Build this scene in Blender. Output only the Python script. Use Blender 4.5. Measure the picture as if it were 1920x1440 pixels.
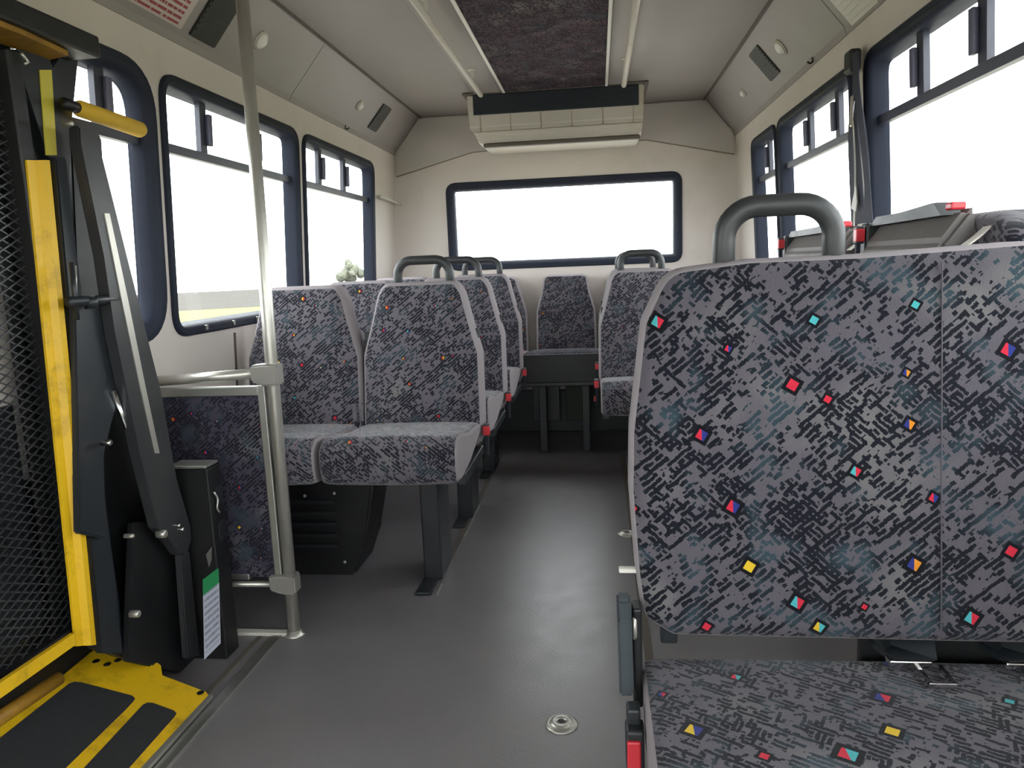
import bpy, bmesh, math, random
from mathutils import Vector, Matrix
R_ = random.Random(7)
scn = bpy.context.scene
for o in list(bpy.data.objects): bpy.data.objects.remove(o)
col = scn.collection

# ------------------------------------------------------------------ camera
cam_d = bpy.data.cameras.new('camera'); cam = bpy.data.objects.new('camera', cam_d); col.objects.link(cam)
CR = Vector((0.99291411, 0.11195265, -0.0398519)); CU = Vector((0.02121152, 0.16300276, 0.98639757)); CF = Vector((-0.11692579, 0.98025339, -0.15947305))
CP = Vector((0.2301, 0.0, 1.1915)); FPX = 1400.0
m = Matrix((CR, CU, -CF)).transposed().to_4x4(); m.translation = CP
cam.matrix_world = m
cam_d.sensor_fit = 'HORIZONTAL'; cam_d.sensor_width = 36.0; cam_d.lens = 36.0 * FPX / 1920.0
cam_d.clip_start = 0.02; cam_d.clip_end = 600
scn.camera = cam
# ------------------------------------------------------------------ world: flat white overcast sky
w = bpy.data.worlds.new('overcast'); scn.world = w; w.use_nodes = True
bg = w.node_tree.nodes['Background']; bg.inputs[0].default_value = (0.97, 0.985, 1.0, 1); bg.inputs[1].default_value = 7.6
vs = scn.view_settings
vs.view_transform = 'Standard'; vs.look = 'None'; vs.gamma = 1.0; vs.use_curve_mapping = False
vs.exposure = 0.0

# ------------------------------------------------------------------ materials
def lin(c):
    return tuple(((x / 255) / 12.92 if x / 255 <= .04045 else ((x / 255 + .055) / 1.055) ** 2.4) for x in c) + (1,)
class NT:
    def __init__(s, m): s.t = m.node_tree; s.n = s.t.nodes; s.l = s.t.links
    def add(s, typ, **k):
        n = s.n.new(typ)
        for a, b in k.items(): setattr(n, a, b)
        return n
    def put(s, sock, v):
        if hasattr(v, 'is_output'): s.l.new(v, sock)
        else: sock.default_value = v
    def math(s, op, a, b=0.0, c=0.0, clamp=False):
        n = s.add('ShaderNodeMath', operation=op, use_clamp=clamp)
        s.put(n.inputs[0], a); s.put(n.inputs[1], b); s.put(n.inputs[2], c); return n.outputs[0]
    def mix(s, f, a, b):
        n = s.add('ShaderNodeMix', data_type='RGBA'); s.put(n.inputs[0], f); s.put(n.inputs[6], a); s.put(n.inputs[7], b); return n.outputs[2]
    def noise(s, vec, scale, detail=2.0, rough=.5, dist=0.0):
        n = s.add('ShaderNodeTexNoise'); n.inputs['Scale'].default_value = scale; n.inputs['Detail'].default_value = detail
        n.inputs['Roughness'].default_value = rough; n.inputs['Distortion'].default_value = dist
        if vec is not None: s.l.new(vec, n.inputs['Vector'])
        return n.outputs['Fac']
    def ramp(s, f, lo, hi):
        n = s.add('ShaderNodeMapRange'); n.interpolation_type = 'SMOOTHSTEP'; s.put(n.inputs[0], f); n.inputs[1].default_value = lo; n.inputs[2].default_value = hi; return n.outputs[0]
def base(name):
    m = bpy.data.materials.new(name); m.use_nodes = True; t = NT(m); return m, t, t.n['Principled BSDF']
def mat(name, rgb, rough=.6, metal=0.0, var=.12, vscale=6.0, bump=0.0, bscale=200.0, spec=.5, coat=0.0, dirt=None, dirt_scale=3.0, dirt_amt=.5):
    m, t, b = base(name)
    tc = t.add('ShaderNodeTexCoord').outputs['Object']
    c = lin(rgb)
    f = t.noise(tc, vscale, 4.0, .6)
    d = tuple(x * (1 - var) for x in c[:3]) + (1,); h = tuple(min(1, x * (1 + var)) for x in c[:3]) + (1,)
    colr = t.mix(f, d, h)
    if dirt is not None:
        g = t.ramp(t.noise(tc, dirt_scale, 6.0, .7), .5, .68)
        colr = t.mix(t.math('MULTIPLY', g, dirt_amt), colr, lin(dirt))
    t.l.new(colr, b.inputs['Base Color'])
    r = t.math('ADD', rough - .08, t.math('MULTIPLY', t.noise(tc, vscale * 3, 3.0), .16), clamp=True)
    t.l.new(r, b.inputs['Roughness'])
    b.inputs['Metallic'].default_value = metal; b.inputs['Specular IOR Level'].default_value = spec
    b.inputs['Coat Weight'].default_value = coat
    if bump:
        bp = t.add('ShaderNodeBump'); bp.inputs['Strength'].default_value = bump; bp.inputs['Distance'].default_value = .002
        t.l.new(t.noise(tc, bscale, 3.0), bp.inputs['Height']); t.l.new(bp.outputs[0], b.inputs['Normal'])
    return m
RED, TEAL, YEL, ORA, BLU = (190, 40, 60), (70, 160, 165), (205, 172, 44), (205, 130, 36), (42, 50, 118)
def fabric(name, ang=38, light=(100, 95, 102), dark=(28, 29, 38), marks=None, scale=1.0, dia=True, sheen=.3, dens=0.0):
    m, t, b = base(name)
    uvn = t.add('ShaderNodeTexCoord').outputs['UV']
    def rot(a, sx, sy, off=0.0):
        n = t.add('ShaderNodeVectorRotate', rotation_type='Z_AXIS'); t.l.new(uvn, n.inputs['Vector']); n.inputs['Angle'].default_value = -math.radians(a)
        k = t.add('ShaderNodeVectorMath', operation='MULTIPLY_ADD'); t.l.new(n.outputs[0], k.inputs[0]); k.inputs[1].default_value = (sx * scale, sy * scale, 1); k.inputs[2].default_value = (off, off, 0); return k.outputs[0]
    big = t.noise(uvn, 6.0 * scale, 2.0); big2 = t.noise(rot(0, 11, 11, 3.1), 1.0, 2.0)
    def dashes(a, pitch, flen, thr, seed):
        v = rot(a, 1, 1, seed); sp = t.add('ShaderNodeSeparateXYZ'); t.l.new(v, sp.inputs[0])
        wob = t.math('MULTIPLY', t.math('SUBTRACT', t.noise(v, 55.0, 1.0), .5), .006)
        bb = t.math('DIVIDE', t.math('ADD', sp.outputs[1], wob), pitch)
        row = t.math('FLOOR', bb); fr = t.math('ABSOLUTE', t.math('SUBTRACT', t.math('FRACT', bb), .5))
        k = t.add('ShaderNodeCombineXYZ'); t.put(k.inputs[0], t.math('MULTIPLY', sp.outputs[0], flen)); t.put(k.inputs[1], t.math('MULTIPLY', row, 7.31)); k.inputs[2].default_value = seed
        nz = t.noise(k.outputs[0], 1.0, 1.5, .6)
        edge = t.math('ADD', .34, t.math('MULTIPLY', t.math('SUBTRACT', t.noise(v, 260.0, 2.0), .5), .5))
        return t.math('MULTIPLY', t.math('GREATER_THAN', nz, thr), t.math('LESS_THAN', fr, edge))
    a1 = dashes(ang, .0098, 42.0, t.math('SUBTRACT', .505 - dens, t.math('MULTIPLY', t.math('SUBTRACT', big2, .5), .30)), 1.3)
    a2 = dashes(ang - 82, .0085, 58.0, t.math('ADD', .60 - dens, t.math('MULTIPLY', t.math('SUBTRACT', .5, big), .9)), 4.7)
    s3n = t.noise(rot(ang, 70, 120, 5.0), 1.0, 1.0)
    a3 = t.math('GREATER_THAN', s3n, .66)
    dm = t.math('MAXIMUM', t.math('MAXIMUM', a1, a2), a3)
    fuzz = t.noise(rot(80, 120, 420), 1.0, 3.0, .7)
    lt = lin(light); dk = lin(dark)
    lightc = t.mix(fuzz, tuple(x * .8 for x in lt[:3]) + (1,), tuple(x * 1.2 for x in lt[:3]) + (1,))
    tint = t.ramp(t.noise(uvn, 5.0, 2.0), .5, .75)
    lightc = t.mix(t.math('MULTIPLY', tint, .35), lightc, lin((135, 135, 128)))
    darkc = t.mix(t.ramp(t.noise(rot(0, 11, 11, 9.0), 1.0), .5, .7), dk, lin((48, 64, 72)))
    c = t.mix(dm, lightc, darkc)
    sep = t.add('ShaderNodeSeparateXYZ'); t.l.new(uvn, sep.inputs[0])
    if marks:
        for (mx, my, r, ca, cb) in marks:
            dx = t.math('SUBTRACT', sep.outputs[0], mx); dy = t.math('SUBTRACT', sep.outputs[1], my)
            d = t.math('ADD', t.math('ABSOLUTE', t.math('ADD', dx, t.math('MULTIPLY', dy, .25))), t.math('ABSOLUTE', t.math('SUBTRACT', dy, t.math('MULTIPLY', dx, .25))))
            c = t.mix(t.math('LESS_THAN', d, r * 1.75), c, lin((8, 9, 16)))
            cc = t.mix(t.math('GREATER_THAN', dx, 0.0), lin(ca), lin(cb)) if cb != ca else lin(ca)
            c = t.mix(t.math('LESS_THAN', d, r), c, cc)
    elif dia:
        v = t.add('ShaderNodeTexVoronoi', distance='MANHATTAN'); v.voronoi_dimensions = '2D'; v.inputs['Scale'].default_value = 9.0 * scale; v.inputs['Randomness'].default_value = .85
        t.l.new(uvn, v.inputs['Vector'])
        sc = t.add('ShaderNodeSeparateColor'); t.l.new(v.outputs['Color'], sc.inputs[0])
        ok = t.math('GREATER_THAN', sc.outputs[1], .4)
        r = t.math('MULTIPLY', t.math('ADD', t.math('MULTIPLY', sc.outputs[0], .045), .03), ok)
        vp = t.add('ShaderNodeVectorMath', operation='SUBTRACT'); 
        t.l.new(uvn, vp.inputs[0]); t.l.new(v.outputs['Position'], vp.inputs[1])
        s3 = t.add('ShaderNodeSeparateXYZ'); t.l.new(vp.outputs[0], s3.inputs[0])
        def cr(f, cols):
            n = t.add('ShaderNodeValToRGB'); n.color_ramp.interpolation = 'CONSTANT'
            e = n.color_ramp.elements; e[0].position = 0; e[0].color = lin(cols[0]); e[1].position = 1 / len(cols); e[1].color = lin(cols[1])
            for i in range(2, len(cols)): q = e.new(i / len(cols)); q.color = lin(cols[i])
            t.l.new(f, n.inputs[0]); return n.outputs[0]
        A = cr(sc.outputs[2], [RED, TEAL, YEL, RED, ORA, RED]); B = cr(t.math('FRACT', t.math('MULTIPLY', sc.outputs[2], 7.0)), [BLU, RED, TEAL, YEL])
        cc = t.mix(t.math('GREATER_THAN', s3.outputs[0], 0.0), A, B)
        c = t.mix(t.math('LESS_THAN', v.outputs['Distance'], t.math('MULTIPLY', r, 1.6)), c, lin((14, 15, 24)))
        c = t.mix(t.math('LESS_THAN', v.outputs['Distance'], r), c, cc)
    t.l.new(c, b.inputs['Base Color']); b.inputs['Roughness'].default_value = .95
    b.inputs['Specular IOR Level'].default_value = .15
    b.inputs['Sheen Weight'].default_value = sheen; b.inputs['Sheen Roughness'].default_value = .5
    bp = t.add('ShaderNodeBump'); bp.inputs['Strength'].default_value = .5; bp.inputs['Distance'].default_value = .0025
    t.l.new(t.math('ADD', fuzz, t.math('MULTIPLY', dm, -.5)), bp.inputs['Height']); t.l.new(bp.outputs[0], b.inputs['Normal'])
    return m
def glass(name, tint=(.93, .97, .97)):
    m, t, b = base(name); t.n.remove(b)
    tr = t.add('ShaderNodeBsdfTransparent'); tr.inputs[0].default_value = tint + (1,)
    gl = t.add('ShaderNodeBsdfGlossy'); gl.inputs['Roughness'].default_value = .03; gl.inputs['Color'].default_value = (1, 1, 1, 1)
    lw = t.add('ShaderNodeLayerWeight'); fc = t.math('ADD', .03, t.math('MULTIPLY', t.math('POWER', lw.outputs['Facing'], 5.0), .6))
    mx = t.add('ShaderNodeMixShader'); t.l.new(fc, mx.inputs[0]); t.l.new(tr.outputs[0], mx.inputs[1]); t.l.new(gl.outputs[0], mx.inputs[2])
    t.l.new(mx.outputs[0], t.n['Material Output'].inputs[0]); return m
def printed(name, paper, ink, nrows, words=9.0, head=None):
    # a printed sticker: rows of small print; UV 0..1, text too small to read
    m, t, b = base(name)
    uv = t.add('ShaderNodeTexCoord').outputs['UV']; s = t.add('ShaderNodeSeparateXYZ'); t.l.new(uv, s.inputs[0])
    row = t.math('FRACT', t.math('MULTIPLY', s.outputs[1], nrows)); inrow = t.math('MULTIPLY', t.math('GREATER_THAN', row, .35), t.math('LESS_THAN', row, .85))
    k = t.add('ShaderNodeCombineXYZ'); t.put(k.inputs[0], t.math('MULTIPLY', s.outputs[0], words * 4)); t.put(k.inputs[1], t.math('FLOOR', t.math('MULTIPLY', s.outputs[1], nrows)))
    k.inputs[2].default_value = 3.0
    n = t.noise(k.outputs[0], 1.0, 1.0)
    ink_f = t.math('MULTIPLY', inrow, t.math('GREATER_THAN', n, .42))
    for ax in (0, 1):
        ink_f = t.math('MULTIPLY', ink_f, t.math('GREATER_THAN', s.outputs[ax], .06)); ink_f = t.math('MULTIPLY', ink_f, t.math('LESS_THAN', s.outputs[ax], .94))
    c = t.mix(ink_f, lin(paper), lin(ink))
    if head: c = t.mix(t.math('GREATER_THAN', s.outputs[1], .8), c, lin(head))
    t.l.new(c, b.inputs['Base Color']); b.inputs['Roughness'].default_value = .5
    return m
WALL = (216, 207, 199)
M = dict(
    wall=mat('wall_vinyl', WALL, .55, var=.04, vscale=1.5, bump=.15, bscale=350, dirt=(185, 176, 160), dirt_scale=1.6, dirt_amt=.25),
    ceil=mat('ceiling_panel', (141, 134, 128), .6, var=.05, vscale=1.2, bump=.12, bscale=300, dirt=(138, 131, 120), dirt_scale=1.3, dirt_amt=.3),
    cove=mat('cove_plastic', (150, 143, 138), .5, var=.04, vscale=2, bump=.1, bscale=260),
    bulk=mat('bulkhead_vinyl', (196, 189, 183), .55, var=.04, vscale=1.5),
    seamline=mat('moulded_seam', (140, 130, 116), .7, var=.1),
    joint=mat('dark_joint_line', (95, 88, 80), .8, var=.1),  # dark tone for joints, beads and floor strips
    floor=mat('rubber_floor', (120, 116, 118), .36, var=.14, vscale=4, bump=.25, bscale=140, spec=.95, dirt=(128, 120, 118), dirt_scale=2.2, dirt_amt=.5),
    rubber=mat('black_window_rubber', (42, 46, 58), .5, var=.1, spec=.14),
    mull=mat('dark_window_metal', (52, 54, 68), .4, var=.1, spec=.5),
    latch=mat('latch_plastic', (92, 92, 112), .45),
    glass=glass('window_glass'),
    black=mat('black_steel', (19, 20, 22), .45, var=.2, vscale=8, dirt=(60, 58, 54), dirt_amt=.3),
    dkgrey=mat('dark_grey_paint', (34, 38, 42), .4, var=.12, vscale=8, dirt=(70, 68, 64), dirt_amt=.25),
    beam=mat('arm_paint', (50, 51, 53), .32, var=.1, vscale=8, dirt=(86, 84, 80), dirt_amt=.3),
    yellow=mat('safety_yellow', (226, 182, 26), .42, var=.07, vscale=5, spec=.45, dirt=(120, 92, 22), dirt_scale=6, dirt_amt=.55),
    yellow2=mat('yellow_bar_paint', (158, 116, 34), .5, var=.1, vscale=6, dirt=(90, 66, 20), dirt_scale=7, dirt_amt=.7),
    yellowpad=mat('yellow_foam_grip', (214, 172, 48), .7, var=.08, bump=.4, bscale=160),
    decal=mat('yellow_decal', (205, 190, 70), .5, var=.08),
    grip=mat('black_grip_tape', (40, 41, 43), .9, var=.2, vscale=60, bump=.6, bscale=700),
    steel=mat('brushed_steel', (200, 197, 188), .36, metal=.75, var=.08, vscale=14),
    alu=mat('aluminium_trim', (176, 176, 168), .38, metal=.85, var=.1, vscale=10, dirt=(120, 112, 100), dirt_amt=.3),
    chrome=mat('chrome', (225, 225, 225), .12, metal=1.0, var=.03),
    clampm=mat('grey_cast_clamp', (158, 155, 148), .45, metal=.4, var=.06),
    handle=mat('charcoal_handle', (46, 48, 49), .42, var=.06, vscale=10, spec=.6, bump=.15, bscale=400),
    plain=mat('plain_grey_velour', (146, 139, 142), .95, var=.06, vscale=30, bump=.4, bscale=600, spec=.1),
    seatpl=mat('seat_black_plastic', (38, 42, 45), .45, var=.1),
    seatpl2=mat('seat_grey_plastic', (54, 61, 65), .42, var=.08),
    vinyl=mat('grey_vinyl_underside', (104, 99, 96), .6, var=.15, vscale=7, spec=.6, bump=.3, bscale=60),
    red=mat('red_button', (215, 45, 58), .35, var=.05, spec=.6),
    web=mat('belt_webbing', (44, 46, 60), .7, var=.12, vscale=40, bump=.5, bscale=500),
    cream=mat('cream_plastic', (184, 178, 166), .5, var=.05, vscale=3, dirt=(160, 146, 120), dirt_scale=2.5, dirt_amt=.4),
    navy=mat('dark_intake_grille', (26, 32, 42), .5, var=.15, vscale=30),
    vent=mat('dark_vent_plastic', (46, 47, 42), .6, var=.1),
    lens=mat('white_lens', (225, 222, 212), .3, var=.03, spec=.6),
    whitep=mat('white_plastic', (214, 210, 200), .5, var=.05),
    green=mat('green_board', (48, 58, 48), .6, var=.15),
    sticker=printed('warning_sticker_print', (196, 184, 178), (150, 60, 62), 7.0, 8.0),
    label=printed('lift_label_print', (205, 208, 222), (150, 152, 166), 12.0, 5.0, (40, 150, 90)),
    grass=mat('field_grass', (116, 117, 88), .9, var=.15, vscale=.4, spec=.0),
    bounce=mat('pale_bounce', (190, 185, 176), .9, var=.1, vscale=.8, spec=.1),  # kept pale so the added outdoor disc reflects light through the windows
    road=mat('road_gravel', (88, 86, 82), .9, var=.12, vscale=.5, spec=.0),
    leaf=mat('tree_leaves', (96, 99, 84), .8, var=.2, vscale=1.0),
    bark=mat('tree_bark', (84, 76, 66), .9, var=.2),
    fab=fabric('seat_velour'),
    fabdark=fabric('panel_velour', light=(62, 58, 72), dark=(26, 25, 36), ang=38, sheen=.2, dens=.02),
    carpet=fabric('ceiling_carpet', light=(78, 64, 68), dark=(34, 30, 37), ang=60, scale=1.2, dia=False, sheen=0, dens=.0),
)

# ------------------------------------------------------------------ helpers
def obj(name, bm, m, parent=None, smooth=False, loc=None):
    if not isinstance(m, (list, tuple)): m = [m]
    bmesh.ops.recalc_face_normals(bm, faces=bm.faces[:]) if bm.faces else None
    me = bpy.data.meshes.new(name); bm.to_mesh(me); bm.free()
    for x in m: me.materials.append(M[x] if isinstance(x, str) else x)
    if smooth:
        for p in me.polygons: p.use_smooth = True
    o = bpy.data.objects.new(name, me); col.objects.link(o)
    if parent: o.parent = parent
    if loc: o.location = loc
    return o
def thing(name, label, cat, loc=(0, 0, 0), group=None, kind=None):
    o = bpy.data.objects.new(name, None); col.objects.link(o); o.location = loc; o.empty_display_size = .05
    if label: o['label'] = label
    if cat: o['category'] = cat
    if group: o['group'] = group
    if kind: o['kind'] = kind
    return o
def struct(name, bm, m, smooth=False): o = obj(name, bm, m, None, smooth); o['kind'] = 'structure'; return o
def sroot(name): return thing(name, None, None, kind='structure')
def nb():
    b = bmesh.new(); b.loops.layers.uv.new('UVMap'); return b
def box(bm, lo, hi, bev=0.0, rot=None, org=None, mi=0):
    c = [(a + b) / 2 for a, b in zip(lo, hi)]; s = [abs(b - a) for a, b in zip(lo, hi)]
    r = bmesh.ops.create_cube(bm, size=1, matrix=Matrix.Translation(c) @ Matrix.Diagonal((*s, 1)))
    vs_ = r['verts']
    fs = {f for v in vs_ for f in v.link_faces}
    if bev:
        es = {e for v in vs_ for e in v.link_edges}
        rr = bmesh.ops.bevel(bm, geom=list(es), offset=min(bev, min(s) * .45), segments=2, affect='EDGES', profile=.5)
        fs = {f for f in bm.faces if any(v in set(rr['verts']) for v in f.verts)} | {f for f in fs if f.is_valid}
        vs_ = list({v for f in fs for v in f.verts})
    for f in fs: f.material_index = mi
    if rot is not None: bmesh.ops.rotate(bm, verts=list(vs_), cent=org or c, matrix=rot)
    return vs_
def prism(bm, pts, ext, mi=0):
    """pts: 3D polygon; ext: extrusion vector"""
    a = [bm.verts.new(p) for p in pts]; e = Vector(ext); b = [bm.verts.new(Vector(p) + e) for p in pts]
    n = len(a); fs = [bm.faces.new(a), bm.faces.new(b[::-1])]
    for i in range(n): fs.append(bm.faces.new((a[i], b[i], b[(i + 1) % n], a[(i + 1) % n])))
    for f in fs: f.material_index = mi
    return fs
def rnd(pts, r, seg=4, closed=True):
    """round corners of a 2-D polygon; r number or list"""
    out = []; n = len(pts)
    for i, p in enumerate(pts):
        rr = r[i] if isinstance(r, (list, tuple)) else r
        if not closed and i in (0, n - 1) or rr <= 0: out.append(Vector(p)); continue
        p = Vector(p); a = Vector(pts[i - 1]) - p; b = Vector(pts[(i + 1) % n]) - p
        la, lb = a.length, b.length; a.normalize(); b.normalize()
        ang = a.angle(b)
        if ang > math.pi - .02: out.append(p); continue
        d = min(rr / math.tan(ang / 2), la * .49, lb * .49)
        p0, p1 = p + a * d, p + b * d
        for k in range(seg + 1):
            t = k / seg; out.append(p0 * (1 - t) ** 2 + p * 2 * t * (1 - t) + p1 * t * t)
    return out
def inset(pts, d):
    """inset closed 2-D polygon (CCW) by d"""
    n = len(pts); out = []
    for i in range(n):
        p = pts[i]; e1 = (p - pts[i - 1]); e2 = (pts[(i + 1) % n] - p)
        n1 = Vector((-e1.y, e1.x)); n2 = Vector((-e2.y, e2.x))
        nn = (n1.normalized() if n1.length > 1e-9 else Vector((0, 0))) + (n2.normalized() if n2.length > 1e-9 else Vector((0, 0)))
        nn = nn.normalized() if nn.length > 1e-9 else nn
        c = max(.5, nn.dot(n1.normalized()) if n1.length > 1e-9 else 1)
        out.append(p + nn * (d / c))
    return out
def ccw(pts):
    a = sum(pts[i - 1][0] * pts[i][1] - pts[i][0] * pts[i - 1][1] for i in range(len(pts)))
    return pts if a > 0 else pts[::-1]
def tube(bm, path, r, seg=10, caps=True, radii=None, mi=0):
    path = [Vector(p) for p in path]; rings = []; prev = None
    for i, p in enumerate(path):
        t = (path[min(i + 1, len(path) - 1)] - path[max(i - 1, 0)]).normalized()
        if prev is None: u = t.orthogonal().normalized()
        else: u = (prev - t * prev.dot(t)).normalized()
        prev = u; v = t.cross(u); rr = radii[i] if radii else r
        rings.append([bm.verts.new(p + (u * math.cos(a) + v * math.sin(a)) * rr) for a in [2 * math.pi * k / seg for k in range(seg)]])
    for a, b in zip(rings, rings[1:]):
        for k in range(seg): f = bm.faces.new((a[k], a[(k + 1) % seg], b[(k + 1) % seg], b[k])); f.smooth = True; f.material_index = mi
    if caps:
        for q in (rings[0][::-1], rings[-1]): bm.faces.new(q).material_index = mi
def lathe(bm, prof, mat4, seg=20):
    rings = [[bm.verts.new(mat4 @ Vector((r * math.cos(a), r * math.sin(a), h))) for a in [2 * math.pi * k / seg for k in range(seg)]] for r, h in prof]
    for a, b in zip(rings, rings[1:]):
        for k in range(seg): bm.faces.new((a[k], a[(k + 1) % seg], b[(k + 1) % seg], b[k])).smooth = True
    bm.faces.new(rings[0][::-1]); bm.faces.new(rings[-1])
def strip(bm, path, width_vec, th=.0015):
    """flat strap following a path, width along width_vec"""
    path = [Vector(p) for p in path]; wv = Vector(width_vec) / 2; rings = []
    for i, p in enumerate(path):
        t = (path[min(i + 1, len(path) - 1)] - path[max(i - 1, 0)]).normalized(); n = t.cross(wv).normalized() * th
        rings.append([bm.verts.new(q) for q in (p - wv - n, p + wv - n, p + wv + n, p - wv + n)])
    for a, b in zip(rings, rings[1:]):
        for k in range(4): bm.faces.new((a[k], a[(k + 1) % 4], b[(k + 1) % 4], b[k]))
    bm.faces.new(rings[0][::-1]); bm.faces.new(rings[-1])
def bez(pts, n=24):
    """Catmull-Rom through points"""
    P = [Vector(p) for p in pts]; P = [P[0] * 2 - P[1]] + P + [P[-1] * 2 - P[-2]]; out = []
    segs = len(P) - 3; k = max(2, n // segs)
    for i in range(segs):
        a, b, c, d = P[i:i + 4]
        for j in range(k + (i == segs - 1)):
            t = j / k; out.append(.5 * ((2 * b) + (c - a) * t + (2 * a - 5 * b + 4 * c - d) * t * t + (3 * b - a - 3 * c + d) * t ** 3))
    return out

# ------------------------------------------------------------------ bus body dimensions
W0, K = 1.17, 0.0551
def wx(z): return W0 - K * (z - 1.5)
YR = 5.2136; YF = -1.9; ZC, XC, ZH = 1.9684, 0.9546, 2.1936
def holed(outer, holes, mapf, thick_vec=None):
    bm = nb(); es = []
    for loop in [outer] + holes:
        v = [bm.verts.new((p[0], p[1], 0)) for p in loop]
        es += [bm.edges.new((v[i - 1], v[i])) for i in range(len(v))]
    bmesh.ops.triangle_fill(bm, edges=es, use_beauty=True, use_dissolve=False)
    for v in bm.verts: v.co = mapf(v.co.x, v.co.y)
    if thick_vec:
        g = bmesh.ops.extrude_face_region(bm, geom=bm.faces[:] )
        for e in g['geom']:
            if isinstance(e, bmesh.types.BMVert): e.co += Vector(thick_vec)
    return bm
def rrect(y0, y1, z0, z1, r, seg=6): return rnd([(y0, z0), (y1, z0), (y1, z1), (y0, z1)], r, seg)
Lmap = lambda d=0: (lambda y, z: Vector((-(wx(z) + d), y, z)))
Rmap = lambda d=0: (lambda y, z: Vector(((wx(z) + d), y, z)))
Bmap = lambda d=0: (lambda x, z: Vector((x, YR + d, z)))
ZT, ZB, ZTR = 1.8475, .985, 1.603
# (a, b, radius, upper mullions)
LW = [('window_1', 1.70, 2.335, .17, [2.11]), ('window_2', 2.368, 3.495, .09, [2.685, 3.10]), ('window_3', 3.55, 4.70, .09, [3.85, 4.23])]
RW = [('window_5', 4.095, 4.69, .08, [4.40]), ('window_6', 2.93, 4.055, .09, [3.20, 3.60]), ('window_7', 1.69, 2.80, .09, [2.07, 2.43]), ('window_8', .30, 1.62, .09, [.75, 1.2])]
LW0 = ('window_9', -.9, .55, .09, [])
def window(name, a, b, r, mull, mapf, z0=ZB, z1=ZT, ztr=ZTR, fw=.04, depth=.045, rail=False, latch_dir=-1, cut=None):
    root = sroot(name)
    o = ccw([tuple(p) for p in rrect(a, b, z0, z1, r, 8)]); o = [Vector(p) for p in o]
    rings = [(0, .012), (.001, -.010), (.009, -.016), (.016, -.010), (.022, -.013), (.032, -.008), (fw, .006), (fw + .002, depth), (fw + .006, depth + .01)]
    bm = nb(); prev = None
    for d, dep in rings:
        q = inset(o, d); f = mapf(dep); ring = [bm.verts.new(f(p.x, p.y)) for p in q]
        if prev:
            for i in range(len(ring)): bm.faces.new((prev[i - 1], prev[i], ring[i], ring[i - 1])).smooth = True
        prev = ring
    obj('frame', bm, 'rubber', root)
    g = inset(o, fw); f = mapf(depth); bm = nb(); bm.faces.new([bm.verts.new(f(p.x, p.y)) for p in g]); obj('pane', bm, 'glass', root)
    def bar(n, y0, y1, zz0, zz1, d0, d1, m_='mull', par=root):
        fa, fb = mapf(d0), mapf(d1); bm = nb()
        c = [fa(y0, zz0), fa(y1, zz0), fa(y1, zz1), fa(y0, zz1)]; e = [fb(y0, zz0), fb(y1, zz0), fb(y1, zz1), fb(y0, zz1)]
        A = [bm.verts.new(p) for p in c]; B = [bm.verts.new(p) for p in e]
        bm.faces.new(A); bm.faces.new(B[::-1])
        for i in range(4): bm.faces.new((A[i - 1], A[i], B[i], B[i - 1]))
        bmesh.ops.bevel(bm, geom=bm.edges[:], offset=.0015, segments=1, affect='EDGES')
        return obj(n, bm, m_, par)
    if ztr:
        bar('transom', a + fw * .9, b - fw * .9, ztr, ztr + .030, .018, depth - .002)
        for y in mull:
            mb = bar('mullion', y - .022, y + .022, ztr + .03, z1 - fw * .8, .022, depth - .002)
            zc = (ztr + z1) / 2 - .01
            bar('latch', y + latch_dir * .024 - .012, y + latch_dir * .024 + .012, zc - .055, zc + .055, .006, .022, 'latch', mb)
    if rail:
        for k in range(5):
            y = a + .2 + k * (b - a - .3) / 4; bar('sill_clip', y - .006, y + .006, z0 + .012, z0 + .03, -.018, -.006, 'alu')
    return root
holesL = [rrect(a + .012, b - .012, ZB + .012, ZT - .012, r - .01, 8) for _, a, b, r, _ in LW] + [rrect(LW0[1] + .012, LW0[2] - .012, ZB + .012, ZT - .012, .08, 8)]
holesR = [rrect(a + .012, b - .012, ZB + .012, ZT - .012, r - .01, 8) for _, a, b, r, _ in RW] + [rrect(-1.5, -.1, .25, ZT - .012, .08, 8)]
zb_ = -.001
struct('wall_left', holed([(YF, zb_), (YR, zb_), (YR, ZC), (YF, ZC)], holesL, Lmap(), (-.05, 0, 0)), 'wall')
struct('wall_right', holed([(YF, zb_), (YR, zb_), (YR, ZC), (YF, ZC)], holesR, Rmap(), (.05, 0, 0)), 'wall')
sec = [(-wx(0), 0), (wx(0), 0), (wx(ZC), ZC), (XC, ZH), (-XC, ZH), (-wx(ZC), ZC)]
RWIN = (-.798, .802, 1.153, 1.7526)
struct('wall_rear', holed(sec, [rrect(RWIN[0] + .012, RWIN[1] - .012, RWIN[2] + .012, RWIN[3] - .012, .07, 8)], Bmap(), (0, .05, 0)), 'wall')
struct('wall_front', holed(sec, [rrect(-1.05, 1.05, .75, 1.9, .1, 8)], lambda x, z: Vector((x, YF, z)), (0, -.05, 0)), 'wall')
bm = nb(); box(bm, (-1.3, YF, -.05), (1.3, YR + .05, 0)); struct('floor', bm, 'floor')
bm = nb(); box(bm, (-XC, YF, ZH), (XC, YR + .05, ZH + .04)); ceil = struct('ceiling', bm, 'ceil')
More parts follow.
